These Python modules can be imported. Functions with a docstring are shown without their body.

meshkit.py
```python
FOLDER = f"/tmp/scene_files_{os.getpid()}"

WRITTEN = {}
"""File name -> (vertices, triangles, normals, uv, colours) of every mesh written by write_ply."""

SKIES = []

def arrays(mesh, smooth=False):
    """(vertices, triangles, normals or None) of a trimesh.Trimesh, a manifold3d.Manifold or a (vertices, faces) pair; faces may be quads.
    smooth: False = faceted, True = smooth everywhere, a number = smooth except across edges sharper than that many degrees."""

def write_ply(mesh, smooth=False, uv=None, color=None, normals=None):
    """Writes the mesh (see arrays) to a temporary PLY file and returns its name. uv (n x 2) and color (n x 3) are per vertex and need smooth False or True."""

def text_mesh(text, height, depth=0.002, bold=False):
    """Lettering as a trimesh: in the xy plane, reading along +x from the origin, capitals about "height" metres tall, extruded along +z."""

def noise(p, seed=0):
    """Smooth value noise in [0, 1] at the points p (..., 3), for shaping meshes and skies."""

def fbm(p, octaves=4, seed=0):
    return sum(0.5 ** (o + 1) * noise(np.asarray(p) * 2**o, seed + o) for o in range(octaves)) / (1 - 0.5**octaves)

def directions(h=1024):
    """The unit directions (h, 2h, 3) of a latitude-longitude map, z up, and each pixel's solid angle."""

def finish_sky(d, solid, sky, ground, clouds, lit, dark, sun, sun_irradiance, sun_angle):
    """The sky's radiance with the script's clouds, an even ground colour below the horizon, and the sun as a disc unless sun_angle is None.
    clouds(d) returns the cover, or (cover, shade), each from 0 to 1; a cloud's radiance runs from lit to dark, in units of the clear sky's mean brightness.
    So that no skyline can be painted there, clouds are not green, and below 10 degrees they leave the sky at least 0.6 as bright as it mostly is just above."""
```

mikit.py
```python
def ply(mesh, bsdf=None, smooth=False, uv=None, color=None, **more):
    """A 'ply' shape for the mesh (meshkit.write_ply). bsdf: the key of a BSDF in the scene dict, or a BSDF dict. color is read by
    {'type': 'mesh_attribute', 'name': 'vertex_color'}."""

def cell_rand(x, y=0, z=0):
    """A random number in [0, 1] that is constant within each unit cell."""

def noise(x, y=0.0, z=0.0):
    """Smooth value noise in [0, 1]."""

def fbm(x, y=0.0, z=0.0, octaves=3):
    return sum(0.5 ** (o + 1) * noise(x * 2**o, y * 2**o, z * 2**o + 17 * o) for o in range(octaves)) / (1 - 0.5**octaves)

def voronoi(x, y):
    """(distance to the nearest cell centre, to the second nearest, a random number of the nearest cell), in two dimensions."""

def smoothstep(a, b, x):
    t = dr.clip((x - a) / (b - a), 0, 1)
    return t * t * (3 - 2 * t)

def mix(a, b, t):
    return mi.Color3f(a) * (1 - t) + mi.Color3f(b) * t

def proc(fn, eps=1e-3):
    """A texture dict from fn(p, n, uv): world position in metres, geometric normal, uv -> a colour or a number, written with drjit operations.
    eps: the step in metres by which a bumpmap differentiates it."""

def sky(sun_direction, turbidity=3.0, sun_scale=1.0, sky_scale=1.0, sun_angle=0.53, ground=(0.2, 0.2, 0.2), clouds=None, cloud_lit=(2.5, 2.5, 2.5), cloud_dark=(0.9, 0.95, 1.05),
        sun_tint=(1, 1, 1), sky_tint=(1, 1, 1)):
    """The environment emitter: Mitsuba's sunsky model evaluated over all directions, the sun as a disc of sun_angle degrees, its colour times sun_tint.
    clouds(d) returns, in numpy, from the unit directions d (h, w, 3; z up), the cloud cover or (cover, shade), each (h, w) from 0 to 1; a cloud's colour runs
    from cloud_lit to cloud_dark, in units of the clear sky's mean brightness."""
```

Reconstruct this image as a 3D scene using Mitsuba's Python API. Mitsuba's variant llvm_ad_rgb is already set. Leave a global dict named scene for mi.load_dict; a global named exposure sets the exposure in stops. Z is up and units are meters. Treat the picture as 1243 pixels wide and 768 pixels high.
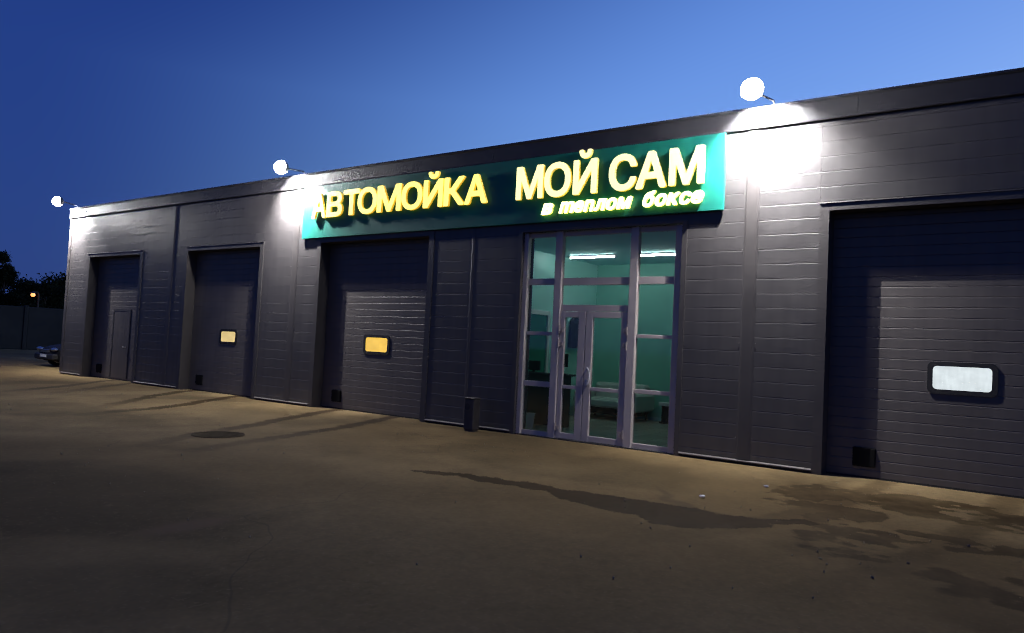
import math
import numpy as np
import trimesh
import drjit as dr
import mitsuba as mi
import mikit
import meshkit
from mikit import noise, fbm, smoothstep, mix, proc

T = mi.ScalarTransform4f
scene, labels = {}, {}
rng = np.random.default_rng(7)

# ------------------------------------------------------------------ camera, sky, exposure
YAW, PITCH, ROLL = -0.62277, 0.04156, 0.04956
EYE = np.array([0.0, -11.291, 1.6])
_f = np.array([math.sin(YAW) * math.cos(PITCH), math.cos(YAW) * math.cos(PITCH), math.sin(PITCH)])
_r = np.array([math.cos(YAW), -math.sin(YAW), 0.0])
_u = np.cross(_r, _f)
UP = -math.sin(ROLL) * _r + math.cos(ROLL) * _u
scene['camera'] = {'type': 'perspective', 'fov': 2 * math.degrees(math.atan(621.5 / 900)), 'fov_axis': 'x',
                   'near_clip': 0.05, 'far_clip': 3000.0,
                   'to_world': T().look_at(origin=EYE.tolist(), target=(EYE + _f).tolist(), up=UP.tolist())}
exposure = 0.0
# dusk: the sun has gone down behind the building's right half and only its glow is left; away from it the sky deepens
# evenly into night blue (all round and overhead alike)
GLOW = np.array([0.42, 0.90, 0.05])
GLOW /= np.linalg.norm(GLOW)


def nightfall(d):
    ang = np.degrees(np.arccos(np.clip(d @ GLOW, -1, 1)))
    el = np.degrees(np.arcsin(np.clip(d[..., 2], -1, 1)))
    t = np.clip((ang + 1.2 * np.maximum(el - 18, 0) - 50) / 45, 0, 1)
    return 0.92 * t * t * (3 - 2 * t), np.ones_like(t)


scene['sky'] = mikit.sky(GLOW, turbidity=2.5, sun_scale=0.0, sky_scale=8.0, sky_tint=(0.52, 1.0, 2.75), clouds=nightfall,
                         cloud_lit=(0.034, 0.118, 0.76), cloud_dark=(0.034, 0.118, 0.76), ground=(0.03, 0.03, 0.03))
scene['sky']['sampling_weight'] = 14.0


# ------------------------------------------------------------------ helpers
def numbered(key):
    if key not in scene:
        return key
    n = 1
    while f'{key}_{n:03d}' in scene:
        n += 1
    return f'{key}_{n:03d}'


def put(key, mesh, mat, smooth=False, label=None, cat=None, group=None, kind=None, emit=None, weight=0.05):
    key = numbered(key)
    uv = None
    if isinstance(emit, dict):  # a textured emitter needs texture coordinates
        v = np.array(mesh.vertices)[:, [0, 2]]
        uv = (v - v.min(0)) / np.ptp(v, axis=0)
    d = mikit.ply(mesh, mat, smooth=smooth, uv=uv)
    if emit is not None:
        d['emitter'] = {'type': 'area', 'radiance': emit if isinstance(emit, dict) else {'type': 'rgb', 'value': list(emit)}, 'sampling_weight': weight}
    scene[key] = d
    say(key, label, cat, group, kind)
    return key


def say(key, label=None, cat=None, group=None, kind=None):
    e = {k: v for k, v in dict(label=label, category=cat, group=group, kind=kind).items() if v}
    if e:
        labels[key] = {**labels.get(key, {}), **e}


used_things = {}


def thing(name, label, cat, group=None):
    n = used_things.get(name, 0)
    used_things[name] = n + 1
    key = name if n == 0 else f'{name}_{n:03d}'
    say(key, label, cat, group)
    return key


def box(x0, x1, y0, y1, z0, z1, c=0.0):
    if c <= 0:
        return trimesh.creation.box(extents=(x1 - x0, y1 - y0, z1 - z0), transform=trimesh.transformations.translation_matrix(((x0 + x1) / 2, (y0 + y1) / 2, (z0 + z1) / 2)))
    pts = []
    for sx in (0, 1):
        for sy in (0, 1):
            for sz in (0, 1):
                p = np.array([(x0, x1)[sx], (y0, y1)[sy], (z0, z1)[sz]])
                s = np.array([1 - 2 * sx, 1 - 2 * sy, 1 - 2 * sz]) * c
                for k in range(3):
                    q = p + s
                    q[k] = p[k]
                    pts.append(q)
    return trimesh.convex.convex_hull(np.array(pts))


def join(*ms):
    return trimesh.util.concatenate([m for m in ms])


def prism(poly, a, b, axis):
    """Extrude a simple polygon: axis 'x' -> poly in (y,z); axis 'z' -> poly in (x,y); axis 'y' -> poly in (x,z)."""
    from shapely.geometry import Polygon
    m = trimesh.creation.extrude_polygon(Polygon(poly), b - a, engine='earcut')
    v = np.array(m.vertices)
    if axis == 'x':
        w = np.stack([v[:, 2] + a, v[:, 0], v[:, 1]], 1)
    elif axis == 'z':
        w = np.stack([v[:, 0], v[:, 1], v[:, 2] + a], 1)
    else:
        w = np.stack([v[:, 0], a + v[:, 2], v[:, 1]], 1)
    f = np.array(m.faces)
    if axis == 'y':
        f = f[:, ::-1]
    return trimesh.Trimesh(w, f, process=False)


def tube(points, radius, sides=10):
    p = np.asarray(points, float)
    rad = np.broadcast_to(radius, (len(p),))
    t = np.gradient(p, axis=0)
    t /= np.linalg.norm(t, axis=1, keepdims=True)
    t = np.nan_to_num(t)
    a = np.zeros_like(t)
    prev = np.eye(3)[int(np.argmin(np.abs(t[0])))]
    for k in range(len(t)):  # parallel transport keeps the rings from flipping
        q = prev - t[k] * (prev @ t[k])
        if np.linalg.norm(q) < 1e-6:
            q = np.cross(t[k], np.eye(3)[int(np.argmin(np.abs(t[k])))])
        a[k] = prev = q / np.linalg.norm(q)
    b = np.cross(t, a)
    an = np.arange(sides) * 2 * np.pi / sides
    ring = p[:, None] + rad[:, None, None] * (np.cos(an)[None, :, None] * a[:, None] + np.sin(an)[None, :, None] * b[:, None])
    v = ring.reshape(-1, 3)
    f = []
    for i in range(len(p) - 1):
        for j in range(sides):
            q = (i * sides + j, i * sides + (j + 1) % sides, (i + 1) * sides + (j + 1) % sides, (i + 1) * sides + j)
            f += [(q[0], q[2], q[1]), (q[0], q[3], q[2])]
    n = len(v)
    v = np.vstack([v, p[0], p[-1]])
    for j in range(sides):
        f.append((n, j, (j + 1) % sides))
        f.append((n + 1, (len(p) - 1) * sides + (j + 1) % sides, (len(p) - 1) * sides + j))
    m = trimesh.Trimesh(v, f, process=False)
    m.fix_normals()
    return m


def cyl(x, y, z0, z1, r, n=24):
    return trimesh.creation.cylinder(radius=r, height=z1 - z0, sections=n, transform=trimesh.transformations.translation_matrix((x, y, (z0 + z1) / 2)))


def rounded_rect(x0, x1, z0, z1, r):
    from shapely.geometry import box as sbox
    return sbox(x0 + r, z0 + r, x1 - r, z1 - r).buffer(r, quad_segs=5)


def plate(shape, y0, y1):
    """A shapely shape in (x,z) extruded from y0 to y1."""
    m = trimesh.creation.extrude_polygon(shape, y1 - y0, engine='earcut')
    v = np.array(m.vertices)
    return trimesh.Trimesh(np.stack([v[:, 0], y0 + v[:, 2], v[:, 1]], 1), np.array(m.faces)[:, ::-1], process=False)


# ------------------------------------------------------------------ materials
def pbr(name, color, rough=0.5, metallic=0.0, spec=0.5, **kw):
    col = color if isinstance(color, dict) else {'type': 'rgb', 'value': list(color)}
    scene[name] = {'type': 'principled', 'base_color': col, 'roughness': rough, 'metallic': metallic, 'specular': spec, **kw}
    return name


def bumped(name, height, scale=1.0):
    inner = scene.pop(name)
    scene[name] = {'type': 'bumpmap', 'arbitrary': height, 'scale': scale, 'bsdf': inner}


def wall_color(p, n, uv):
    # dark grey coated steel: faint dust, more splash dirt towards the ground, vertical run marks
    base = mi.Color3f(0.038, 0.035, 0.035)
    streak = fbm(p.x * 9.0, p.y * 3, p.z * 0.5, 3)
    blotch = fbm(p.x * 0.9, p.z * 1.1, 3.0, 4)
    splash = smoothstep(0.75, 0.0, p.z + 0.5 * (fbm(p.x * 2.3, p.z * 3.0, 9.0, 3) - 0.5))
    c = base * (0.80 + 0.25 * streak + 0.22 * blotch)
    return mix(c, mi.Color3f(0.085, 0.075, 0.06), 0.34 * splash * (0.5 + streak))


def wall_rough(p, n, uv):
    return 0.36 + 0.2 * fbm(p.x * 3, p.y * 3, p.z * 3, 3)


def wall_wave(p, n, uv):
    return fbm(p.x * 1.6, p.y * 1.6, p.z * 3.5, 2)


pbr('mat_wall', proc(wall_color), proc(wall_rough), spec=0.7)
bumped('mat_wall', proc(wall_wave, eps=0.02), 0.0005)


def trim_color(p, n, uv):
    return mi.Color3f(0.044, 0.040, 0.039) * (0.8 + 0.4 * fbm(p.x * 3, p.y * 3, p.z * 2, 3))


pbr('mat_trim', proc(trim_color), 0.42, spec=0.6)
pbr('mat_parapet', proc(lambda p, n, uv: mi.Color3f(0.024, 0.023, 0.026) * (0.75 + 0.5 * fbm(p.x * 2, p.y * 3, p.z * 3, 3))), 0.45, spec=0.45)
pbr('mat_shell', (0.05, 0.05, 0.055), 0.8)


def door_color(p, n, uv):
    f = fbm(p.x * 2.0, p.y, p.z * 2.0, 4)
    s = fbm(p.x * 12.0, 1.0, p.z * 0.7, 3)
    splash = smoothstep(1.0, 0.05, p.z + 0.6 * (f - 0.5))
    c = mi.Color3f(0.080, 0.072, 0.068) * (0.72 + 0.3 * f + 0.25 * s)
    return mix(c, mi.Color3f(0.10, 0.085, 0.07), 0.3 * splash)


pbr('mat_door', proc(door_color), 0.42)
bumped('mat_door', proc(lambda p, n, uv: noise(p.x * 120, p.y * 120, p.z * 300) + 2.0 * fbm(p.x * 2, 0.0, p.z * 4, 2), eps=0.004), 0.0004)

pbr('mat_black', (0.012, 0.012, 0.013), 0.55)
pbr('mat_rubber', (0.018, 0.018, 0.018), 0.8)


def alu_color(p, n, uv):
    return mi.Color3f(0.36, 0.32, 0.305) * (0.8 + 0.35 * fbm(p.x * 4, p.y * 4, p.z * 2.0, 3))


pbr('mat_alu', proc(alu_color), 0.4, spec=0.6)
pbr('mat_drip', (0.11, 0.10, 0.095), 0.5)
pbr('mat_hinge', (0.26, 0.22, 0.20), 0.5)
pbr('mat_pane', (0.08, 0.08, 0.08), 0.3)
pbr('mat_hatch', (0.008, 0.008, 0.008), 0.9, spec=0.1)
pbr('mat_white', (0.72, 0.72, 0.70), 0.35)
pbr('mat_steel', (0.6, 0.6, 0.6), 0.28, 1.0)
scene['mat_glass'] = {'type': 'thindielectric', 'int_ior': 1.5}


def sign_color(p, n, uv):
    return mi.Color3f(0.008, 0.15, 0.115) * (0.85 + 0.3 * fbm(p.x * 1.5, p.y, p.z * 2.5, 3))


pbr('mat_sign', proc(sign_color), 0.5, spec=0.25)
pbr('mat_letter', (0.85, 0.72, 0.22), 0.4)
pbr('mat_lens', (0.9, 0.9, 0.9), 0.4)
pbr('mat_housing', (0.06, 0.06, 0.065), 0.45)
pbr('mat_lampsteel', (0.22, 0.22, 0.23), 0.5, 0.6)


def green_paint(p, n, uv):
    return mi.Color3f(0.20, 0.47, 0.37) * (0.85 + 0.25 * fbm(p.x * 1.2, p.y * 1.2, p.z * 1.2, 4))


pbr('mat_green', proc(green_paint), 0.55)
pbr('mat_ceiling', (0.30, 0.52, 0.50), 0.7)


def room_floor(p, n, uv):
    gx, gy = p.x / 0.45 - dr.floor(p.x / 0.45), p.y / 0.45 - dr.floor(p.y / 0.45)
    joint = dr.maximum(smoothstep(0.975, 0.99, gx), smoothstep(0.975, 0.99, gy))
    t = mikit.cell_rand(p.x / 0.45, p.y / 0.45)
    return mix(mi.Color3f(0.16, 0.17, 0.155) * (0.85 + 0.3 * t), mi.Color3f(0.07, 0.07, 0.065), joint)


pbr('mat_room_floor', proc(room_floor), 0.3)
pbr('mat_counter', (0.022, 0.022, 0.03), 0.4)
pbr('mat_sofa', (0.42, 0.45, 0.41), 0.55)
pbr('mat_coat', proc(lambda p, n, uv: mi.Color3f(0.015, 0.017, 0.022) * (0.7 + 0.6 * fbm(p.x * 20, p.y * 20, p.z * 14, 3))), 0.8)
pbr('mat_pale', (0.55, 0.56, 0.53), 0.5)


# ------------------------------------------------------------------ ground
def seg(x, y, ax, ay, bx, by):
    ux, uy = bx - ax, by - ay
    L2 = ux * ux + uy * uy
    t = dr.clip(((x - ax) * ux + (y - ay) * uy) / L2, 0, 1)
    return dr.sqrt(dr.square(x - ax - t * ux) + dr.square(y - ay - t * uy)), t


TRACKS = [  # wet tyre tracks that cars left driving out of the bays: (x, y, strength)
    [(-12.95, 0.2, 1), (-12.80, -0.3, 1), (-11.82, -2.43, .95), (-10.95, -4.3, .75), (-10.3, -5.6, .2)],
    [(-11.20, 0.2, 1), (-11.02, -0.2, 1), (-10.25, -2.44, 1), (-9.78, -4.0, .75), (-9.4, -5.5, .25)],
    [(-18.75, 0.2, .8), (-18.5, -0.45, .9), (-17.4, -1.8, .9), (-16.34, -2.94, .7), (-15.2, -4.0, .1)],
    [(-16.75, 0.2, 1), (-16.45, -0.35, 1), (-15.01, -2.75, 1), (-14.6, -3.9, .6), (-14.1, -5.0, .1)],
    [(-23.1, 0.2, .7), (-22.79, -0.2, .8), (-20.6, -2.7, .7), (-19.5, -4.2, .2)],
    [(-21.9, 0.2, .6), (-21.4, -0.4, .7), (-19.6, -2.5, .5), (-18.7, -3.6, .1)],
    [(-0.3, 0.2, .5), (-0.5, -2.0, .5), (-0.9, -4.3, .35), (-1.6, -6.5, .0)],
    [(-1.7, 0.2, .5), (-1.9, -2.0, .6), (-2.4, -4.3, .3), (-3.2, -6.0, .0)],
]
POOL = [(-6.42, -4.33, .03), (-6.1, -4.19, .10), (-5.75, -4.06, .15), (-5.2, -3.98, .17), (-4.55, -3.97, .21), (-4.1, -4.02, .33),
        (-3.7, -4.03, .40), (-3.25, -4.05, .42), (-2.9, -4.12, .46), (-2.55, -3.98, .33), (-2.2, -3.66, .13), (-1.9, -3.3, .12)]
BLOBS = [(-2.25, -1.75, .50, .95, 1.0), (-1.72, -2.6, .38, 1.5, 1.05), (-1.0, -1.35, 1.3, .75, .85), (-0.75, -3.2, .8, .45, .8),
         (-1.35, -3.9, .6, .8, .58), (0.25, -2.6, .8, 1.2, .95), (-0.3, -4.4, .7, .8, .5), (1.6, -1.6, 1.2, 1.1, .8)]


def wetness(x, y):
    wob = fbm(x * 1.7, y * 1.7, 5.0, 4) - 0.5
    fine = fbm(x * 7.0, y * 7.0, 2.0, 3)
    wet = mi.Float(0)
    for tr in TRACKS:
        for (ax, ay, sa), (bx, by, sb) in zip(tr[:-1], tr[1:]):
            d, t = seg(x + 0.16 * wob, y + 0.1 * wob, ax, ay, bx, by)
            s = sa + (sb - sa) * t
            wet = dr.maximum(wet, s * smoothstep(0.23, 0.09, d + 0.14 * (fine - 0.5)) * 0.95)
    for (ax, ay, ra), (bx, by, rb) in zip(POOL[:-1], POOL[1:]):
        d, t = seg(x + 0.12 * wob, y + 0.18 * wob, ax, ay, bx, by)
        r = ra + (rb - ra) * t
        d = d + 0.10 * (fbm(x * 3.0, y * 3.0, 17.0, 3) - 0.5)
        wet = dr.maximum(wet, smoothstep(0.02, -0.03, d - r + 0.15 * (fine - 0.5) + 0.07 * (fbm(x * 22, y * 22, 9.0, 2) - 0.5)))
    b = mi.Float(0)
    for (cx, cy, rx, ry, s) in BLOBS:
        q = dr.sqrt(dr.square((x - cx) / rx) + dr.square((y - cy) / ry))
        b = dr.maximum(b, s * smoothstep(1.45, 0.35, q))
    b = smoothstep(0.40, 0.62, b * (0.92 + 2.3 * (fbm(x * 1.5, y * 2.0, 11.0, 4) - 0.5) + 1.9 * (fbm(x * 5.0, y * 5.0, 12.0, 4) - 0.5))) * (0.55 + 0.55 * fbm(x * 3.1, y * 3.1, 14.0, 4))
    return dr.maximum(wet, 0.9 * b)


def crack(x, y):
    wx, wy = x + 0.9 * (fbm(x * 0.8, y * 0.8, 1.0, 3) - 0.5), y + 0.9 * (fbm(x * 0.8, y * 0.8, 8.0, 3) - 0.5)
    a, b, _ = mikit.voronoi(wx * 0.23, wy * 0.23)
    where = smoothstep(0.5, 0.62, fbm(x * 0.33, y * 0.33, 21.0, 3))
    return smoothstep(0.006, 0.001, b - a) * where


def ground_color(p, n, uv):
    x, y = p.x, p.y
    big = fbm(x * 0.22, y * 0.22, 0.0, 4)
    mid = fbm(x * 1.1, y * 1.1, 4.0, 4)
    grit = fbm(x * 14, y * 14, 7.0, 3)
    speck = smoothstep(0.80, 0.9, noise(x * 45, y * 45, 1.0))
    lamp_falloff = smoothstep(-9.0, -2.2, y + 3.0 * (fbm(x * 0.35, y * 0.5, 31.0, 3) - 0.5))  # lamp falloff put into the colour: yard lighter towards the wall
    dark_patch = smoothstep(0.50, 0.66, fbm(x * 0.45 + 3.1, y * 0.45, 15.0, 4))
    c = mix(mi.Color3f(0.082, 0.0565, 0.0250), mi.Color3f(0.112, 0.081, 0.039), smoothstep(0.35, 0.65, big))
    c = c * (0.62 + 0.50 * mid + 0.24 * grit + 0.22 * (fbm(x * 36, y * 36, 19.0, 2) - 0.5))
    c = c * (0.83 + 0.60 * lamp_falloff)
    c = mix(c, c * 0.62, dark_patch * 0.8)
    dim_patch = dr.sqrt(dr.square((x + 7.6) / 2.4) + dr.square((y + 7.9) / 1.1)) + 1.6 * (fbm(x * 0.9, y * 0.9, 41.0, 4) - 0.5)  # dimness painted into the near-left yard as a ragged oval
    c = mix(c, c * 0.60, smoothstep(1.25, 0.55, dim_patch))
    c = mix(c, mi.Color3f(0.16, 0.13, 0.09), 0.14 * speck)
    c = mix(c, mi.Color3f(0.03, 0.025, 0.02), 0.4 * crack(x, y))
    # a worn repair patch, slightly redder
    q = dr.sqrt(dr.square((x + 5.75) / 0.16) + dr.square((y + 7.75) / 0.42))
    c = mix(c, mi.Color3f(0.085, 0.05, 0.037), 0.45 * smoothstep(1.3, 0.5, q + 0.5 * (mid - 0.5)))
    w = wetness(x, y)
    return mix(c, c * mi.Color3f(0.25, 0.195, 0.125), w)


def ground_rough(p, n, uv):
    return 0.92 - 0.14 * wetness(p.x, p.y)


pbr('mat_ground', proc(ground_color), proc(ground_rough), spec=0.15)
bumped('mat_ground', proc(lambda p, n, uv: fbm(p.x * 9, p.y * 9, 3.0, 4) + 1.3 * fbm(p.x * 1.6, p.y * 1.6, 6.0, 3), eps=0.01), 0.007)


def axis_steps(lo, hi, a, b, step):
    core = np.arange(a, b + 1e-6, step)
    out, s = [], step
    v = b
    while v < hi:
        s *= 1.35
        v = min(v + s, hi)
        out.append(v)
    left, s, v = [], step, a
    while v > lo:
        s *= 1.35
        v = max(v - s, lo)
        left.append(v)
    return np.concatenate([left[::-1], core, out])


gx = axis_steps(-600, 600, -34, 8, 0.3)
gy = axis_steps(-600, 600, -12, 14, 0.3)
X, Y = np.meshgrid(gx, gy, indexing='ij')
Z = -0.03 * meshkit.fbm(np.stack([X * 0.35, Y * 0.35, X * 0], -1), 3) * np.clip((-Y - 0.3) / 1.5, 0, 1) * (np.abs(X) < 60)
ii = np.arange(X.size).reshape(X.shape)
quads = np.stack([ii[:-1, :-1], ii[1:, :-1], ii[1:, 1:], ii[:-1, 1:]], -1).reshape(-1, 4)
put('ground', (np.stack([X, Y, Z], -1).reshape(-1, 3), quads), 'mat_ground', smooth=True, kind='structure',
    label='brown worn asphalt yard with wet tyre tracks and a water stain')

# ------------------------------------------------------------------ the car wash building
WL, WR, TOP, PAR = -26.30, 6.0, 5.14, 5.48
OPENH = 3.81
DOORS = [(-24.80, -21.70), (-19.20, -15.93), (-13.65, -10.28), (-2.55, 0.80)]
ENT = (-7.95, -4.78)
REC = 0.28
bld = thing('car_wash_building', 'long dark grey panel-clad car wash with four garage doors and a glazed entrance', 'building')
BW = bld + '__wall'

# load-bearing core behind the cladding (piers, lintels, sides, back)
core = []
edges = [WL + 0.02] + [e for d in (DOORS[0], DOORS[1], DOORS[2], ENT, DOORS[3]) for e in d] + [WR]
for k in range(0, len(edges), 2):
    core.append(box(edges[k], edges[k + 1], 0.062, 0.40, 0.0, TOP + 0.1))
for (a, b) in DOORS:
    core.append(box(a, b, 0.062, 0.40, OPENH + 0.003, TOP + 0.098))
core.append(box(ENT[0], ENT[1], 0.062, 0.40, 3.76, TOP + 0.097))
core += [box(WL + 0.02, WL + 0.2, 0.401, 12.0, 0, TOP + 0.1), box(WR - 0.2, WR, 0.401, 12.0, 0, TOP + 0.1), box(WL + 0.201, WR - 0.201, 11.8, 12.0, 0, TOP + 0.1)]
put(BW, join(*core), 'mat_shell')

# horizontal cladding planks, each with a bevelled joint whose upper lip catches the lamp light
STEP = 0.2222
BAYS = [(WL + 0.10, -24.93), (-21.57, -20.08), (-19.92, -19.33), (-15.80, -14.66), (-14.48, -13.78), (-10.15, -9.155), (-9.085, -8.03), (-4.70, -3.76), (-3.58, -2.68), (0.93, WR)]


def plank(x0, x1, z0, z1):
    return prism([(0.060, z0), (0.003, z0), (0.0, z0 + 0.003), (0.0, z1 - 0.013), (0.004, z1 - 0.001), (0.060, z1 - 0.001)], x0, x1, 'x')


z_first = 2.16 - 9 * STEP
rows = [(0.075, z_first)] + [(z_first + i * STEP, z_first + (i + 1) * STEP) for i in range(30) if z_first + i * STEP < TOP - 0.02]
rows = [(a, min(b, TOP + 0.05)) for a, b in rows]
for (a, b) in BAYS:
    for (z0, z1) in rows:
        put(BW + '__panel', plank(a, b, z0, z1), 'mat_wall')
for (a, b) in DOORS:
    for (z0, z1) in rows:
        if z1 > OPENH + 0.13:
            put(BW + '__panel', plank(a - 0.127, b + 0.127, max(z0, OPENH + 0.125), z1), 'mat_wall')
put(BW + '__panel', plank(ENT[0] - 0.077, ENT[1] + 0.077, 3.80, TOP), 'mat_wall')
# side cladding at the far left end
put(BW + '__side_cladding', box(WL - 0.03, WL + 0.018, 0.10, 12.0, 0.07, TOP + 0.1), 'mat_wall')

# vertical cover strips over the panel joints, with screw heads
for (a, b) in ((-20.08, -19.92), (-14.66, -14.48), (-3.76, -3.58)):
    s = prism([(a - 0.02, 0.02), (a - 0.02, -0.004), (a + 0.012, -0.018), (b - 0.012, -0.018), (b + 0.02, -0.004), (b + 0.02, 0.02)], 0.075, TOP - 0.004, 'z')
    k = put(bld + '__cover_strip', s, 'mat_trim')
    heads = [trimesh.creation.icosphere(1, 0.009).apply_scale((1, .5, 1)).apply_translation((x, -0.012, z)) for x in (a - 0.035, b + 0.035) for z in np.arange(0.4, TOP, 1.44)]
    put(k + '__screws', join(*heads), 'mat_drip')
s = prism([(-9.155, 0.02), (-9.155, -0.003), (-9.14, -0.010), (-9.10, -0.010), (-9.085, -0.003), (-9.085, 0.02)], 0.075, 3.9, 'z')
put(bld + '__cover_strip', s, 'mat_trim')
# corner flashing at the left end
put(bld + '__corner_flashing', prism([(WL - 0.045, 0.35), (WL - 0.045, -0.016), (WL + 0.11, -0.016), (WL + 0.11, 0.0), (WL - 0.031, 0.0), (WL - 0.031, 0.35)], 0.05, TOP - 0.004, 'z'), 'mat_trim')

# parapet flashing in lengths, overhanging the cladding; roof sheet behind
cuts = [WL - 0.06, -20.85, -14.6, -8.7, -2.2, WR]
for a, b in zip(cuts[:-1], cuts[1:]):
    put(bld + '__parapet', prism([(0.45, TOP), (0.45, PAR - 0.02), (0.43, PAR), (-0.050, PAR), (-0.058, PAR - 0.03), (-0.040, PAR - 0.06), (-0.040, TOP + 0.03), (-0.052, TOP + 0.012), (-0.046, TOP)], a + 0.002, b - 0.002, 'x'), 'mat_parapet')
put(bld + '__roof', box(WL, WR, 0.46, 12.0, TOP + 0.11, TOP + 0.2), 'mat_shell')

# drip flashing along the foot of each bay, plinth under it
for (a, b) in [(WL - 0.03, -24.93), (-21.57, -19.33), (-15.80, -13.78), (-10.15, -8.03), (-4.70, -2.68), (0.93, WR)]:
    put(bld + '__base_flashing', prism([(0.02, 0.045), (-0.034, 0.040), (-0.036, 0.056), (0.02, 0.080)], a, b, 'x'), 'mat_drip')
    put(bld + '__plinth', box(a, b, 0.018, 0.061, -0.05, 0.044), 'mat_rubber')


def jamb(x, side, w=0.13, top=OPENH):
    """L-shaped trim: a flange on the wall and a return into the reveal (side = +1: opening lies to the right)."""
    s = side
    p = [(x - s * w, 0.004), (x - s * w, -0.016), (x + s * 0.006, -0.016), (x + s * 0.006, REC), (x - s * 0.003, REC), (x - s * 0.003, 0.004)]
    if s < 0:
        p = p[::-1]
    return prism(p, 0.0, top, 'z')


SLAT = 0.1445


def slat(x0, x1, z0, z1):
    y = REC
    return prism([(y + 0.05, z0), (y + 0.003, z0), (y, z0 + 0.003), (y, z1 - 0.013), (y + 0.006, z1 - 0.001), (y + 0.05, z1 - 0.001)], x0, x1, 'x')


WINDOWS = {1: (-17.82, -17.14, 1.355, 1.665, (0.80, 0.60, 0.24)), 2: (-12.30, -11.58, 1.335, 1.685, (1.0, 0.62, 0.085)), 3: (-1.235, -0.515, 1.300, 1.655, (0.74, 0.82, 0.84))}


def grimy(col):
    # a lit acrylic pane seen through a film of dirt and water marks
    def f(p, n, uv):
        return mi.Color3f(*col) * (0.70 + 0.40 * fbm(p.x * 5.0, 1.0, p.z * 7.0, 4)) * (0.92 + 0.16 * fbm(p.x * 40.0, 2.0, p.z * 6.0, 2))
    return proc(f)


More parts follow.
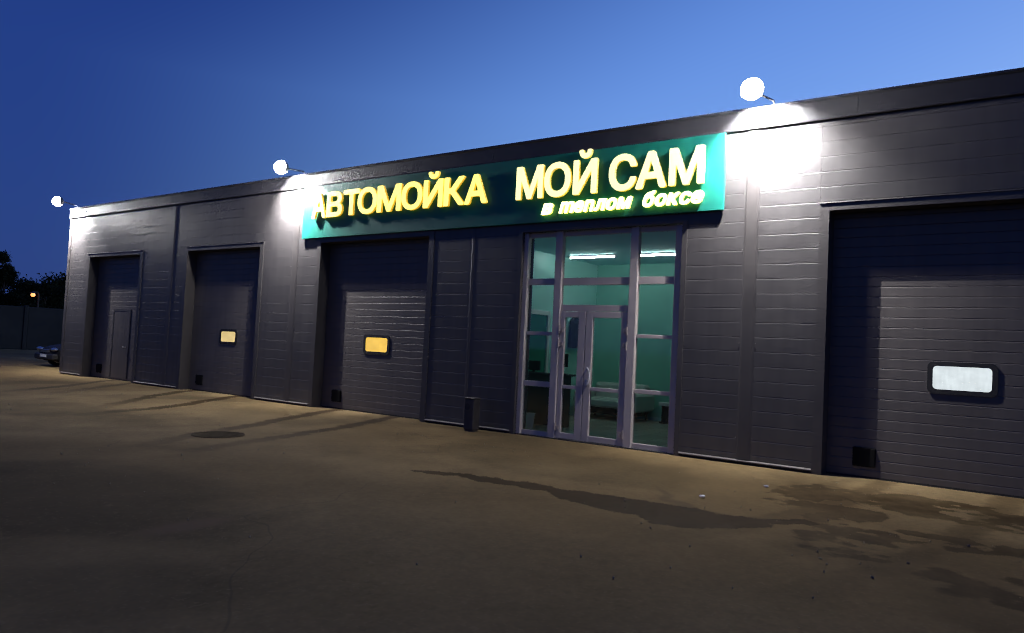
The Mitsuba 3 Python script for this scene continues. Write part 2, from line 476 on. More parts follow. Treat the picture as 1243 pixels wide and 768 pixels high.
DOOR_LABELS = ['leftmost garage door with a narrow pass door in it', 'second garage door from the left with a pale yellow lit window',
               'third garage door from the left with an amber lit window below the sign', 'rightmost garage door with a white lit window']
for i, (a, b) in enumerate(DOORS):
    put(bld + '__jamb', jamb(a, 1), 'mat_trim')
    put(bld + '__jamb', jamb(b, -1), 'mat_trim')
    put(bld + '__lintel', prism([(0.004, OPENH + 0.125), (-0.030, OPENH + 0.114), (-0.034, OPENH + 0.100), (-0.017, OPENH + 0.098), (-0.017, OPENH - 0.006), (REC, OPENH - 0.006), (REC, OPENH), (0.004, OPENH)], a - 0.13, b + 0.13, 'x'), 'mat_trim')
    dk = numbered(bld + '__garage_door')
    put(dk, box(a + 0.006, b - 0.006, REC + 0.052, REC + 0.09, 0.0, OPENH), 'mat_door', label=DOOR_LABELS[i])
    win = WINDOWS.get(i)
    for k in range(27):
        z0, z1 = 0.03 + k * SLAT - 0.055, 0.03 + (k + 1) * SLAT - 0.055
        z0, z1 = max(z0, 0.025), min(z1, OPENH - 0.008)
        if z1 - z0 < 0.02:
            continue
        put(dk + '__slat', slat(a + 0.008, b - 0.008, z0, z1), 'mat_door')
    put(dk + '__bottom_seal', box(a + 0.01, b - 0.01, REC - 0.004, REC + 0.05, -0.02, 0.024), 'mat_rubber')
    hx = a + 0.36
    put(dk + '__hatch', box(hx, hx + 0.30, REC - 0.035, REC + 0.02, 0.16, 0.43, 0.012), 'mat_hatch', label='black square hatch low in the left corner')
    if win:
        x0, x1, z0, z1, col = win
        fr = rounded_rect(x0 - 0.045, x1 + 0.045, z0 - 0.04, z1 + 0.04, 0.075).difference(rounded_rect(x0 + 0.02, x1 - 0.02, z0 + 0.02, z1 - 0.02, 0.05))
        put(dk + '__window_frame', plate(fr, REC - 0.018, REC + 0.02), 'mat_black')
        put(dk + '__window_pane', plate(rounded_rect(x0 + 0.012, x1 - 0.012, z0 + 0.012, z1 - 0.012, 0.05), REC - 0.008, REC - 0.002), 'mat_pane', emit=grimy(col), weight=0.3,
            label=('pale yellow lit pane', 'amber lit pane', 'white lit pane')[i - 1])
    if i == 0:  # pass door
        x0, x1, z1 = -23.55, -22.62, 2.12
        fr = join(box(x0 - 0.06, x0, REC - 0.018, REC + 0.004, 0.06, z1 + 0.06), box(x1, x1 + 0.06, REC - 0.018, REC + 0.004, 0.06, z1 + 0.06), box(x0, x1, REC - 0.018, REC + 0.004, z1, z1 + 0.06))
        put(dk + '__pass_door_frame', fr, 'mat_trim')
        put(dk + '__pass_door', box(x0 + 0.005, x1 - 0.005, REC - 0.010, REC + 0.003, 0.07, z1 - 0.005), 'mat_door')
        put(dk + '__pass_door_handle', tube([(x1 - 0.08, REC - 0.01, 1.02), (x1 - 0.08, REC - 0.06, 1.02), (x1 - 0.20, REC - 0.06, 1.02)], 0.011), 'mat_steel')

# ------------------------------------------------------------------ glazed entrance
EY0, EY1 = 0.100, 0.165
for x, s in ((ENT[0], 1), (ENT[1], -1)):
    put(bld + '__jamb', jamb(x, s, 0.08, 3.76), 'mat_trim')
put(bld + '__entrance_soffit', box(ENT[0] - 0.08, ENT[1] + 0.08, -0.016, 0.20, 3.755, 3.80), 'mat_trim')
ent = bld + '__entrance_frame'
pillars = [(-7.944, -7.850), (-7.245, -7.100), (-5.735, -5.590), (-4.925, -4.786)]
fr = []
for (a, b) in pillars:
    fr.append(box(a, b, EY0 - 0.045, EY1, 0.0, 3.75, 0.006))
put(ent, join(*fr), 'mat_alu')
RAILS = [(-7.85, -7.245, ((2.78, 2.895), (1.85, 1.915), (0.905, 1.005), (0.0, 0.10), (3.66, 3.75))),
         (-7.10, -5.735, ((2.768, 2.900), (2.305, 2.415), (3.66, 3.75))),
         (-5.59, -4.925, ((2.772, 2.900), (1.862, 1.925), (0.932, 1.002), (0.0, 0.10), (3.66, 3.75)))]
for (a, b, zs) in RAILS:
    for (z0, z1) in zs:
        put(ent + '__rail', box(a - 0.004, b + 0.004, EY0 + 0.006, EY1 - 0.004, z0, z1, 0.005), 'mat_alu')
PANES = [(-7.85, -7.245, ((0.10, 0.905), (1.005, 1.85), (1.915, 2.78), (2.895, 3.66))), (-7.10, -5.735, ((2.415, 2.768), (2.90, 3.66))),
         (-5.59, -4.925, ((0.10, 0.932), (1.002, 1.862), (1.925, 2.772), (2.90, 3.66)))]


def sheet(x0, x1, y, z0, z1):
    return trimesh.Trimesh([(x0, y, z0), (x1, y, z0), (x1, y, z1), (x0, y, z1)], [(0, 1, 2), (0, 2, 3)], process=False)


for (a, b, zs) in PANES:
    for (z0, z1) in zs:
        put(ent + '__pane', sheet(a - 0.003, b + 0.003, 0.135, z0 - 0.003, z1 + 0.003), 'mat_glass')
# two leaves of unequal width
LEAVES = [(-7.096, -6.570, -6.998, -6.712), (-6.560, -5.740, -6.425, -5.868)]
for k, (x0, x1, g0, g1) in enumerate(LEAVES):
    leaf = numbered(bld + '__entrance_door')
    parts = [box(x0, g0, EY0 - 0.012, EY1 - 0.012, 0.02, 2.30, 0.006), box(g1, x1, EY0 - 0.012, EY1 - 0.012, 0.02, 2.30, 0.006),
             box(g0 - 0.004, g1 + 0.004, EY0 - 0.008, EY1 - 0.014, 2.188, 2.296, 0.005), box(g0 - 0.004, g1 + 0.004, EY0 - 0.008, EY1 - 0.014, 0.024, 0.125, 0.005),
             box(g0 - 0.004, g1 + 0.004, EY0 - 0.007, EY1 - 0.015, 0.912, 0.974, 0.005)]
    put(leaf, join(*parts), 'mat_alu', label=('narrow left leaf of the glazed entrance door', 'wide right leaf of the glazed entrance door with a bow handle')[k])
    for z0, z1 in ((0.125, 0.912), (0.974, 2.188)):
        put(leaf + '__pane', sheet(g0 - 0.003, g1 + 0.003, 0.122, z0 - 0.003, z1 + 0.003), 'mat_glass')
    hx = x0 + 0.0 if k == 0 else x1
    for z in (0.22, 1.72, 1.97):
        h = join(cyl(hx, EY0 - 0.034, z - 0.07, z + 0.07, 0.021, 14), box(hx - 0.075, hx - 0.012, EY0 - 0.040, EY0 - 0.010, z - 0.035, z + 0.035, 0.004), box(hx + 0.012, hx + 0.07, EY0 - 0.040, EY0 - 0.001, z - 0.05, z + 0.02, 0.004))
        put(leaf + '__hinge', h, 'mat_hinge')
    if k == 1:
        xh = x0 + 0.065
        t = np.linspace(0, 1, 13)
        bow = [(xh, EY0 - 0.010, 1.30)] + [(xh + 0.075 * math.sin(math.pi * min(1, 0.08 + 0.84 * q)) ** 0.5, EY0 - 0.055, 1.30 - 0.29 * q) for q in t] + [(xh, EY0 - 0.010, 1.01)]
        put(leaf + '__handle', tube(bow, 0.012, 10), 'mat_white', smooth=40)
        put(leaf + '__lock', box(xh - 0.022, xh + 0.022, EY0 - 0.026, EY0 - 0.010, 0.985, 1.10, 0.006), 'mat_steel')
put(bld + '__doorstep', box(ENT[0], ENT[1], 0.03, 0.40, -0.03, 0.018), 'mat_rubber')

# room behind the glass
RX0, RX1, RY1, RZ = -9.30, -3.2, 5.3, 3.80
pbr('mat_green_lit', proc(lambda p, n, uv: mi.Color3f(0.42, 0.72, 0.64) * (0.88 + 0.2 * fbm(p.x * 1.2, p.y * 1.2, p.z * 1.2, 4))), 0.5)  # room green lightened to paint brighter light onto the left wall
put(bld + '__room_wall', box(RX0 - 0.1, RX0, 0.401, RY1, 0.0, RZ), 'mat_green_lit')
put(bld + '__room_wall', box(RX0 - 0.1, RX1 + 0.1, RY1, RY1 + 0.1, 0.0, RZ), 'mat_green')
put(bld + '__room_wall', box(RX1, RX1 + 0.1, 0.401, RY1, 0.0, RZ), 'mat_green')
put(bld + '__room_wall', join(box(RX0, ENT[0] - 0.01, 0.401, 0.42, 0, RZ), box(ENT[1] + 0.01, RX1, 0.401, 0.42, 0, RZ)), 'mat_green')
put(bld + '__room_ceiling', box(RX0 - 0.1, RX1 + 0.1, 0.17, RY1 + 0.1, RZ, RZ + 0.08), 'mat_ceiling')
put(bld + '__room_floor', box(RX0 - 0.1, RX1 + 0.1, 0.40, RY1 + 0.1, -0.05, 0.02), 'mat_room_floor')
for (a, b, y, z0, z1) in ((RX0, RX1, RY1, 0.02, 0.10),):
    put(bld + '__skirting', box(a, b, y - 0.015, y, z0, z1), 'mat_ceiling')
# white framed interior window in the left room wall
iw = numbered(bld + '__interior_window')
x, y0, y1, z0, z1, w = RX0, 2.10, 3.12, 0.90, 2.47, 0.10
put(iw, join(box(x, x + 0.05, y0, y0 + w, z0, z1, .006), box(x, x + 0.05, y1 - w, y1, z0, z1, .006), box(x, x + 0.05, y0 + w, y1 - w, z1 - w, z1, .006), box(x, x + 0.05, y0 + w, y1 - w, z0, z0 + w, .006)), 'mat_white', label='white framed window in the room wall')
pbr('mat_dim_pane', (0.02, 0.16, 0.11), 0.12)
put(iw + '__pane', box(x + 0.002, x + 0.018, y0 + w, y1 - w, z0 + w, z1 - w), 'mat_dim_pane')

# ------------------------------------------------------------------ sign board with standing letters
sign = thing('sign_board', 'long green sign board with raised lit yellow letters above the entrance', 'sign')
SX0, SX1, SZ0, SZ1, SY = -14.28, -4.10, 3.91, 5.135, -0.075
put(sign + '__board', box(SX0, SX1, SY, -0.020, SZ0, SZ1, 0.006), 'mat_sign')


def glyph(ch, height, depth, x0, x1, zb, y_front, shear=0.0, fat=0.0):
    from shapely import Polygon, union_all, affinity
    m = meshkit.text_mesh(ch, height, 0.01, bold=True)
    v = np.array(m.vertices)
    tri = np.array(m.faces)[m.face_normals[:, 2] > 0.9]
    shape = union_all([Polygon(v[t, :2]).buffer(1e-5) for t in tri]).simplify(0.001)
    if shear:
        shape = affinity.affine_transform(shape, [1, shear, 0, 1, 0, 0])
    lo, _, hi, _ = shape.bounds
    k = (x1 - x0 - 2 * fat) / (hi - lo)
    shape = affinity.affine_transform(shape, [k, 0, 0, 1, x0 + fat - lo * k, zb]).buffer(fat, quad_segs=3).simplify(0.0008)
    m = join(*[plate(g, y_front, y_front + depth) for g in getattr(shape, 'geoms', [shape])])
    return m, m.face_normals[:, 1] < -0.9


def letter(ch, height, depth, x0, x1, zb, shear, face, side, fat):
    m, front = glyph(ch, height, depth, x0, x1, zb, SY - depth - 0.030, shear, fat)
    k = numbered(sign + '__letter')
    body = m.submesh([np.where(~front)[0]], append=True)
    cap = m.submesh([np.where(front)[0]], append=True)
    put(k, body, 'mat_letter', emit=side, weight=0.12)
    put(k + '__face', cap, 'mat_letter', emit=face, weight=0.12)


Z0 = 4.375
LEFT = [('А', -13.865, -13.385), ('В', -13.36, -12.83), ('Т', -12.806, -12.275), ('О', -12.335, -11.73), ('М', -11.725, -11.015), ('О', -11.005, -10.412), ('Й', -10.385, -9.854), ('К', -9.828, -9.30), ('А', -9.291, -8.736)]
RIGHT = [('М', -8.049, -7.449), ('О', -7.425, -6.863), ('Й', -6.815, -6.331), ('С', -6.101, -5.586), ('А', -5.596, -5.039), ('М', -4.999, -4.405)]
for ch, a, b in LEFT:
    letter(ch, 0.535, 0.055, a, b, Z0, 0, (1.9, 1.40, 0.26), (0.62, 0.34, 0.02), 0.006)
for ch, a, b in RIGHT:
    letter(ch, 0.575, 0.055, a, b, Z0 - 0.01, 0, (1.6, 1.32, 0.60), (0.60, 0.38, 0.04), 0.006)
for word, a, b in (('в', -7.47, -7.215), ('mеnлом', -7.09, -5.645), ('боксе', -5.455, -4.40)):
    ws = []
    for ch in word:
        v = np.array(meshkit.text_mesh(ch, 0.24, 0.03, bold=True).vertices)
        xs = v[:, 0] + 0.25 * v[:, 1]
        ws.append(xs.max() - xs.min())
    gap = -0.012
    k = (b - a - gap * (len(word) - 1)) / sum(ws)
    x = a
    for ch, wd in zip(word, ws):
        letter(ch, 0.24, 0.045, x, x + wd * k, 4.045, 0.25, (4.2, 3.5, 1.4), (2.6, 2.0, 0.28), 0.008)
        x += wd * k + gap

# ------------------------------------------------------------------ floodlights on arms over the parapet
LAMPS = [((-3.58, -0.50, 5.60), -3.42, 'white floodlight on an arm right of the sign, nearest to the camera'),
         ((-14.66, -0.50, 5.56), -14.52, 'white floodlight on an arm above the left end of the sign'),
         ((-26.22, -0.50, 5.62), -26.10, 'white floodlight on an arm at the far left corner of the building')]
TILT = math.radians(0)
for (L, xb, lab) in LAMPS:
    fl = thing('floodlight', lab, 'floodlight', 'floodlights on the parapet')
    L = np.array(L)
    R = trimesh.transformations.rotation_matrix(-TILT, (1, 0, 0))
    M = trimesh.transformations.translation_matrix(L) @ R

    def at(m):
        m.apply_transform(M)
        return m
    # glowing globe enlarged for glare; added opaque half shell shades the wall side
    r0 = 0.162
    put(fl + '__glare_globe', trimesh.creation.icosphere(4, r0).apply_translation(L), 'mat_lens', smooth=True, emit=(850, 825, 820), weight=10.0)
    V, F, nu, nv = [], [], 15, 12
    for rr in (0.174, 0.182):
        for a in np.radians(np.linspace(-84, 84, nu)):
            for b in np.radians(np.linspace(-30, 88, nv)):
                V.append(L + rr * np.array([math.sin(a) * math.cos(b), math.cos(a) * math.cos(b), math.sin(b)]))
    q = nu * nv
    for i in range(nu - 1):
        for j in range(nv - 1):
            a, b, c, d = i * nv + j, (i + 1) * nv + j, (i + 1) * nv + j + 1, i * nv + j + 1
            F += [(a, b, c), (a, c, d), (a + q, c + q, b + q), (a + q, d + q, c + q)]
    rim = [i * nv for i in range(nu)] + [(nu - 1) * nv + j for j in range(nv)] + [i * nv + nv - 1 for i in range(nu - 1, -1, -1)] + [j for j in range(nv - 1, -1, -1)]
    for a, b in zip(rim, rim[1:] + rim[:1]):
        if a != b:
            F += [(a, a + q, b + q), (a, b + q, b)]
    shell = trimesh.Trimesh(V, F, process=False)
    shell.fix_normals()
    put(fl + '__light_block', shell, 'mat_housing', smooth=40)
    # added unseen spot that brightens the wall below the lamp
    scene[fl + '_added_beam'] = {'type': 'spot', 'to_world': T().look_at(origin=(L + [0, 0.02, -0.22]).tolist(), target=(L + [0.10, 0.02 + math.sin(math.radians(51)), -0.22 - math.cos(math.radians(51))]).tolist(), up=[0, 1, 0.1]),
                           'intensity': {'type': 'rgb', 'value': [350, 341, 343]}, 'cutoff_angle': 61.0, 'beam_width': 6.0, 'sampling_weight': 10.0}
    p0, p3 = np.array([xb, 0.10, PAR + 0.012]), L + np.array([0.0, 0.181, 0.02])
    arm = tube([p0, p0 + (0, -0.01, 0.05), p0 + (0, -0.05, 0.08), p3 + (0, 0.05, 0.0), p3], 0.017, 10)
    put(fl + '__arm', arm, 'mat_lampsteel', smooth=40)
    put(fl + '__base_plate', box(xb - 0.07, xb + 0.07, 0.03, 0.17, PAR + 0.001, PAR + 0.014, 0.003), 'mat_lampsteel')

# ------------------------------------------------------------------ things by the entrance
ub = thing('litter_urn', 'dark square litter urn standing against the wall left of the entrance', 'litter bin')
ux, uy = -8.66, -0.36
pbr('mat_urn', proc(lambda p, n, uv: mi.Color3f(0.030, 0.027, 0.026) * (0.7 + 0.6 * fbm(p.x * 9, p.y * 9, p.z * 6, 3))), 0.5)
put(ub + '__body', join(box(ux - .11, ux + .11, uy - .10, uy + .10, 0.03, 0.60, 0.012), box(ux - .09, ux + .09, uy - .08, uy + .08, -0.02, 0.03)), 'mat_urn')
put(ub + '__rim', box(ux - .118, ux + .118, uy - .108, uy + .108, 0.60, 0.63, 0.008), 'mat_urn')
put(ub + '__opening', trimesh.creation.cylinder(0.06, 0.02, sections=24, transform=trimesh.transformations.translation_matrix((ux - 0.03, uy - 0.097, 0.46)) @ trimesh.transformations.rotation_matrix(math.pi / 2, (1, 0, 0))), 'mat_black')

pbr('mat_iron', (0.046, 0.034, 0.018), 0.95, spec=0.1)
mh = thing('manhole_cover', 'round dark manhole cover set in the asphalt between the tyre tracks', 'manhole cover')
mx, my = -10.62, -4.33
put(mh + '__ring', trimesh.creation.annulus(0.33, 0.40, 0.02, sections=40).apply_translation((mx, my, -0.016)), 'mat_iron')
ribs = [box(mx - math.sqrt(max(0.0, 0.30 ** 2 - d * d)), mx + math.sqrt(max(0.0, 0.30 ** 2 - d * d)), my + d - 0.012, my + d + 0.012, -0.013, -0.008) for d in np.linspace(-0.27, 0.27, 10)]
put(mh + '__cover', join(cyl(mx, my, -0.03, -0.012, 0.325, 40), *ribs), 'mat_iron')

for (x, y, lab) in ((-2.83, -1.64, 'crumpled white paper scrap on the wet patch by the right garage door'), (-3.16, -2.97, 'white paper scrap lying at the edge of the long water stain')):
    ico = trimesh.creation.icosphere(2, 0.030)
    v = np.array(ico.vertices)
    v *= (0.6 + 0.9 * meshkit.noise(v * 40 + x * 10, 3))[:, None]
    v[:, 2] = v[:, 2] * 0.45 + 0.012
    put('paper_scrap', trimesh.Trimesh(v + [x, y, -0.012], ico.faces, process=False), 'mat_white', label=lab, cat='litter')

# loose grit and small stones on the yard
gr = np.random.default_rng(21)
base = trimesh.creation.icosphere(0, 1.0)
V, F = [], []
for k in range(420):
    x, y = gr.uniform(-22, 3), -abs(gr.normal(0, 4.2)) - 0.1
    if y < -10.5:
        continue
    r = gr.uniform(0.005, 0.014)
    v = np.array(base.vertices) * gr.uniform(0.6, 1.2, (1, 3)) * r * gr.uniform(0.75, 1.25, (len(base.vertices), 1))
    F.append(np.array(base.faces) + len(V) * len(base.vertices))
    V.append(v + [x, y, -0.012 * min(1, -y) + 0.3 * r])
pbr('mat_grit', (0.13, 0.11, 0.08), 0.85)
put('loose_grit', trimesh.Trimesh(np.vstack(V), np.vstack(F), process=False), 'mat_grit', label='loose grit and small stones scattered over the yard', cat='grit', kind='stuff')

# ------------------------------------------------------------------ inside the room
for x0, lab in ((-9.02, 'left fluorescent tube glowing on the room ceiling'), (-7.42, 'right fluorescent tube glowing on the room ceiling')):
    tl = thing('fluorescent_lamp', lab, 'ceiling lamp', 'fluorescent tubes in the entrance room')
    y, L = 3.45, 1.22
    put(tl + '__batten', box(x0, x0 + L, y - 0.03, y + 0.03, RZ - 0.03, RZ - 0.001, 0.004), 'mat_white')
    tb = trimesh.creation.cylinder(0.019, L - 0.06, sections=16, transform=trimesh.transformations.translation_matrix((x0 + L / 2, y, RZ - 0.055)) @ trimesh.transformations.rotation_matrix(math.pi / 2, (0, 1, 0)))
    put(tl + '__tube', tb, 'mat_lens', smooth=40, emit=(29.0, 39.0, 38.0), weight=4.0)
    put(tl + '__end_cap', join(box(x0, x0 + 0.03, y - 0.025, y + 0.025, RZ - 0.08, RZ - 0.031), box(x0 + L - 0.03, x0 + L, y - 0.025, y + 0.025, RZ - 0.08, RZ - 0.031)), 'mat_white')

ct = thing('reception_counter', 'black reception counter at the left of the entrance room', 'counter')
put(ct + '__body', box(-9.25, -7.95, 1.75, 2.00, 0.02, 1.06, 0.008), 'mat_counter')
put(ct + '__top', box(-9.28, -7.90, 1.68, 2.10, 1.06, 1.10, 0.008), 'mat_counter')
mo = thing('monitor', 'small dark monitor standing on the left end of the counter', 'monitor')
put(mo + '__screen', box(-8.98, -8.66, 1.86, 1.90, 1.14, 1.34, 0.008), 'mat_black')
put(mo + '__stand', join(box(-8.85, -8.79, 1.87, 1.89, 1.108, 1.15), box(-8.92, -8.72, 1.80, 1.96, 1.101, 1.109)), 'mat_black')
mo = thing('monitor', 'dark monitor on the right end of the counter behind the narrow door leaf', 'monitor')
put(mo + '__screen', box(-8.22, -7.98, 1.86, 1.90, 1.25, 1.52, 0.008), 'mat_black')
put(mo + '__stand', join(box(-8.12, -8.08, 1.87, 1.89, 1.108, 1.26), box(-8.18, -8.0, 1.80, 1.96, 1.101, 1.109)), 'mat_black')
bn = thing('waste_bin', 'small white waste bin on the room floor behind the lower left pane', 'waste bin')
prof = np.array([[0.001, 0.0], [0.085, 0.0], [0.115, 0.27], [0.125, 0.275], [0.125, 0.29], [0.108, 0.29], [0.080, 0.015], [0.001, 0.015]])
lathe = trimesh.creation.revolve(prof, sections=28).apply_translation((-8.30, 1.02, 0.021))
lathe.fix_normals()
put(bn + '__body', lathe, 'mat_pale', smooth=40)
sf = thing('sofa', 'pale sofa against the back wall of the entrance room', 'sofa')
put(sf + '__seat', box(-9.0, -7.62, 4.15, 4.98, 0.30, 0.50, 0.05), 'mat_sofa')
put(sf + '__backrest', box(-9.0, -7.62, 4.88, 5.18, 0.34, 0.86, 0.06), 'mat_sofa')
for x0 in (-9.16, -7.66):
    put(sf + '__armrest', box(x0, x0 + 0.17, 4.12, 5.15, 0.24, 0.66, 0.05), 'mat_sofa')
put(sf + '__base', box(-8.98, -7.68, 4.30, 5.1, 0.14, 0.298, 0.01), 'mat_black')
for x0, y0 in ((-9.05, 4.2), (-7.65, 4.2), (-9.05, 5.05), (-7.65, 5.05)):
    put(sf + '__leg', cyl(x0, y0, 0.02, 0.24, 0.025, 12), 'mat_black')
st = thing('stool', 'low stool with a pale seat and dark base in the back right of the room', 'stool')
put(st + '__seat', cyl(-7.05, 4.85, 0.43, 0.50, 0.19, 28), 'mat_pale')
put(st + '__base', join(cyl(-7.05, 4.85, 0.04, 0.43, 0.12, 20), cyl(-7.05, 4.85, 0.02, 0.045, 0.17, 24)), 'mat_black')
# dark coat hanging on the left room wall
co = thing('coat', 'dark coat hanging from a hook on the room wall beside the interior window', 'coat')
pts = []
for i, z in enumerate(np.linspace(1.66, 2.40, 16)):
    q = (z - 1.66) / 0.74
    half = 0.27 * (1 - 0.12 * q) if q < 0.78 else 0.24 * math.sqrt(max(0.02, 1 - ((q - 0.78) / 0.24) ** 2))
    for j in range(24):
        t = 2 * math.pi * j / 24
        fold = 1 + 0.10 * math.sin(5 * t + 2 * q)
        pts.append((RX0 + 0.085 + 0.075 * math.cos(t) * fold, 4.2 + half * math.sin(t) * fold, z))
F = []
for i in range(15):
    for j in range(24):
        a, b, c, d = i * 24 + j, i * 24 + (j + 1) % 24, (i + 1) * 24 + (j + 1) % 24, (i + 1) * 24 + j
        F += [(a, b, c), (a, c, d)]
for j in range(1, 23):
    F += [(0, j + 1, j), (360, 360 + j, 360 + j + 1)]
cm = trimesh.Trimesh(pts, F, process=False)
cm.fix_normals()
put(co + '__cloth', cm, 'mat_coat', smooth=50)
put(co + '__hook', box(RX0 + 0.001, RX0 + 0.06, 4.18, 4.22, 2.40, 2.44, 0.005), 'mat_steel')

# ------------------------------------------------------------------ far left: fence, trees, lamp, parked car
pbr('mat_concrete', proc(lambda p, n, uv: mi.Color3f(0.028, 0.026, 0.024) * (0.6 + 0.7 * fbm(p.x * 0.8, p.y * 0.8, p.z * 0.9, 4))), 0.85)
fe = thing('fence', 'tall grey concrete panel fence across the far end of the yard', 'fence')
FX = -50.0
y = -16.0
while y < 30:
    put(fe + '__panel', box(FX - 0.05, FX + 0.05, y + 0.12, y + 2.88, 0.02, 2.60, 0.03), 'mat_concrete')
    put(fe + '__post', box(FX - 0.11, FX + 0.11, y - 0.11, y + 0.11, -0.05, 2.68, 0.02), 'mat_concrete')
    y += 3.0

scene['mat_leaf'] = {'type': 'twosided', 'bsdf': {'type': 'diffuse', 'reflectance': {'type': 'rgb', 'value': [0.022, 0.026, 0.016]}}}
pbr('mat_bark', (0.07, 0.055, 0.045), 0.9)


def tree(x, y, h, spread, lab, cat='tree', conifer=False, seed=0):
    r = np.random.default_rng(100 + seed)
    t = thing('tree', lab, cat, None)
    trunk = [tube([(x, y, -0.1), (x + 0.1, y, h * 0.35), (x + 0.15 * r.normal(), y + 0.2 * r.normal(), h * 0.92)], (0.035 * h * 0.6, 0.03 * h * 0.5, 0.02), 8)]
    limbs, tips = [], []
    for k in range(16 if not conifer else 26):
        z0 = h * r.uniform(0.25, 0.85)
        a = r.uniform(0, 2 * math.pi)
        reach = spread * (1.1 - 0.9 * (z0 / h)) * r.uniform(0.6, 1.1) if conifer else spread * math.sin(math.pi * min(0.95, 0.25 + 0.7 * (z0 / h))) * r.uniform(0.5, 1.1)
        tip = np.array([x + reach * math.cos(a), y + reach * math.sin(a), z0 + (0.0 if conifer else 0.2 * h * r.uniform(0.2, 0.8))])
        limbs.append(tube([(x, y, z0 * 0.9), (np.array([x, y, z0]) + tip) / 2 + r.normal(0, .1, 3), tip], (0.05, 0.03, 0.012), 5))
        tips += [tip, (np.array([x, y, z0]) * 0.45 + tip * 0.55)]
    put(t + '__trunk', join(*trunk), 'mat_bark')
    put(t + '__limbs', join(*limbs), 'mat_bark')
    V, F = [], []
    for tip in tips:
        n = 260
        c = tip + r.normal(0, 1, (n, 3)) * spread * np.array([0.16, 0.16, 0.12])
        d1, d2 = r.normal(0, 1, (n, 3)), r.normal(0, 1, (n, 3))
        s = r.uniform(0.07, 0.16, (n, 1))
        d1 *= s / np.linalg.norm(d1, axis=1, keepdims=True)
        d2 *= s / np.linalg.norm(d2, axis=1, keepdims=True)
        b = len(V) * 0 + sum(len(q) for q in V)
        V.append(np.stack([c - d1, c + d2, c + d1], 1).reshape(-1, 3))
        F.append(np.arange(3 * n).reshape(-1, 3) + b)
    put(t + '__crown', trimesh.Trimesh(np.vstack(V), np.vstack(F), process=False), 'mat_leaf')


TREES = [(-60, 10.3, 6.7, 1.15, 'tall narrow dark tree rising above the fence at the left edge'), (-58, 12.3, 4.7, 1.9, 'low dark tree behind the fence right of the tall one'),
         (-62, 14.4, 5.6, 1.9, 'dark tree behind the fence close to the building corner'), (-64, 12.6, 5.0, 2.0, 'dark bushy tree farthest back behind the fence and the street lamp'),
         (-63, 7.5, 6.0, 2.2, 'dark tree behind the fence just outside the left edge'), (-60, 3.0, 6.6, 2.5, 'dark tree behind the fence well left of the others'),]
for k, (x, y, h, s, lab) in enumerate(TREES):
    tree(x, y, h, s, lab, seed=k)

sl = thing('street_lamp', 'far street lamp with a small orange light above the fence', 'street lamp')
lx, ly, lz = -55.0, 10.27, 3.52
put(sl + '__pole', tube([(lx, ly + 0.35, -0.1), (lx, ly + 0.35, lz + 0.05), (lx, ly + 0.30, lz + 0.2), (lx, ly, lz + 0.2)], (0.07, 0.05, 0.04, 0.03), 10), 'mat_bark')
lamp = trimesh.creation.icosphere(2, 0.15)
lamp.apply_scale((1.0, 0.9, 0.9))
put(sl + '__lamp', lamp.apply_translation((lx, ly, lz)), 'mat_lens', smooth=True, emit=(2.3, 0.72, 0.15), weight=0.1)
put(sl + '__shade', trimesh.creation.cone(0.2, 0.12, sections=20).apply_translation((lx, ly, lz + 0.12)), 'mat_housing')

car = thing('parked_car', 'dark car parked behind the left corner of the building with only its nose showing', 'car')
pbr('mat_carpaint', (0.006, 0.006, 0.007), 0.5, 0.0, 0.15)
pbr('mat_carglass', (0.01, 0.012, 0.014), 0.08)
cx, cy = -30.80, 1.32      # centre line, front bumper; the car points towards -y
side = [(0.02, 0.30), (0.0, 0.52), (0.06, 0.68), (0.35, 0.80), (1.15, 0.93), (1.75, 1.36), (2.15, 1.45), (3.05, 1.43), (3.75, 1.02), (4.22, 0.98), (4.32, 0.72), (4.30, 0.34), (4.1, 0.24), (0.25, 0.22)]
V, F, nst = [], [], 9
for k, q in enumerate(np.linspace(-1, 1, nst)):
    for (a, z) in side:
        tuck = 0.86 - 0.22 * max(0.0, (z - 0.9) / 0.55)
        bow = 0.16 * q * q if a < 0.4 else 0.0
        V.append((cx + q * tuck, cy + a + bow, z - 0.03 * q * q))
n = len(side)
for k in range(nst - 1):
    for j in range(n):
        a, b, c, d = k * n + j, k * n + (j + 1) % n, (k + 1) * n + (j + 1) % n, (k + 1) * n + j
        F += [(a, b, c), (a, c, d)]
from shapely.geometry import Polygon
_, capf = trimesh.creation.triangulate_polygon(Polygon(side), engine='earcut')
capv, capf = trimesh.creation.triangulate_polygon(Polygon(side), engine='earcut')
idx = [int(np.argmin(np.linalg.norm(np.array(side) - p, axis=1))) for p in capv]
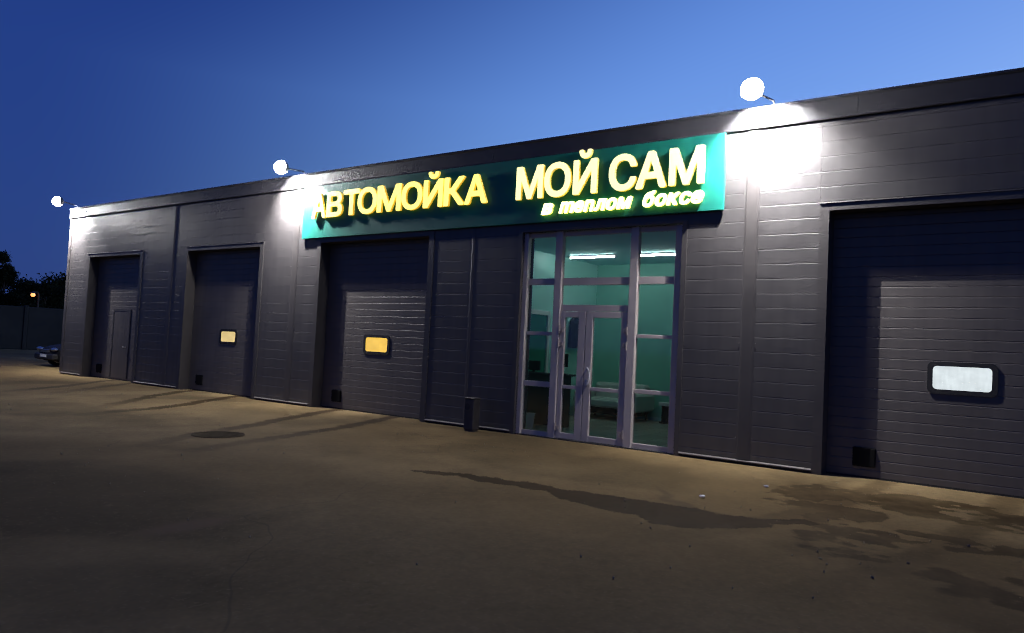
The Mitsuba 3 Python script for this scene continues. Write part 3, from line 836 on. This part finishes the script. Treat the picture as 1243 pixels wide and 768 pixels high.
for (i, j, k) in capf:
    F += [(idx[i], idx[j], idx[k]), ((nst - 1) * n + idx[i], (nst - 1) * n + idx[k], (nst - 1) * n + idx[j])]
bm = trimesh.Trimesh(V, F, process=False)
bm.fix_normals()
put(car + '__body', bm, 'mat_carpaint', smooth=35)
for sx in (-1, 1):
    hl = trimesh.creation.icosphere(3, 1.0).apply_scale((0.20, 0.10, 0.075)).apply_translation((cx + sx * 0.60, cy + 0.09, 0.66))
    put(car + '__headlight', hl, 'mat_steel', smooth=True)
    for a in (0.78, 3.50):
        wk = numbered(car + '__wheel')
        rot = trimesh.transformations.rotation_matrix(math.pi / 2, (0, 1, 0))
        put(wk, trimesh.creation.cylinder(0.31, 0.21, sections=28, transform=trimesh.transformations.translation_matrix((cx + sx * 0.79, cy + a, 0.31)) @ rot), 'mat_rubber')
        put(wk + '__rim', trimesh.creation.cylinder(0.20, 0.22, sections=20, transform=trimesh.transformations.translation_matrix((cx + sx * 0.795, cy + a, 0.31)) @ rot), 'mat_steel')
    put(car + '__side_window', trimesh.Trimesh([(cx + sx * 0.842, cy + 1.40, 0.98), (cx + sx * 0.842, cy + 3.4, 0.98), (cx + sx * 0.72, cy + 3.0, 1.36), (cx + sx * 0.72, cy + 1.88, 1.36)], [(0, 1, 2), (0, 2, 3)] if sx > 0 else [(0, 2, 1), (0, 3, 2)], process=False), 'mat_carglass')
put(car + '__windscreen', trimesh.Trimesh([(cx - 0.74, cy + 1.20, 0.965), (cx + 0.74, cy + 1.20, 0.965), (cx + 0.62, cy + 1.69, 1.33), (cx - 0.62, cy + 1.69, 1.33)], [(0, 1, 2), (0, 2, 3)], process=False).apply_translation((0, -0.012, 0.012)), 'mat_carglass')
put(car + '__bumper', box(cx - 0.80, cx + 0.80, cy - 0.03, cy + 0.22, 0.26, 0.50, 0.05), 'mat_black')
put(car + '__grille', box(cx - 0.34, cx + 0.34, cy - 0.012, cy + 0.05, 0.54, 0.66, 0.01), 'mat_steel')
put(car + '__number_plate', box(cx - 0.26, cx + 0.26, cy - 0.042, cy - 0.030, 0.36, 0.47), 'mat_pale')
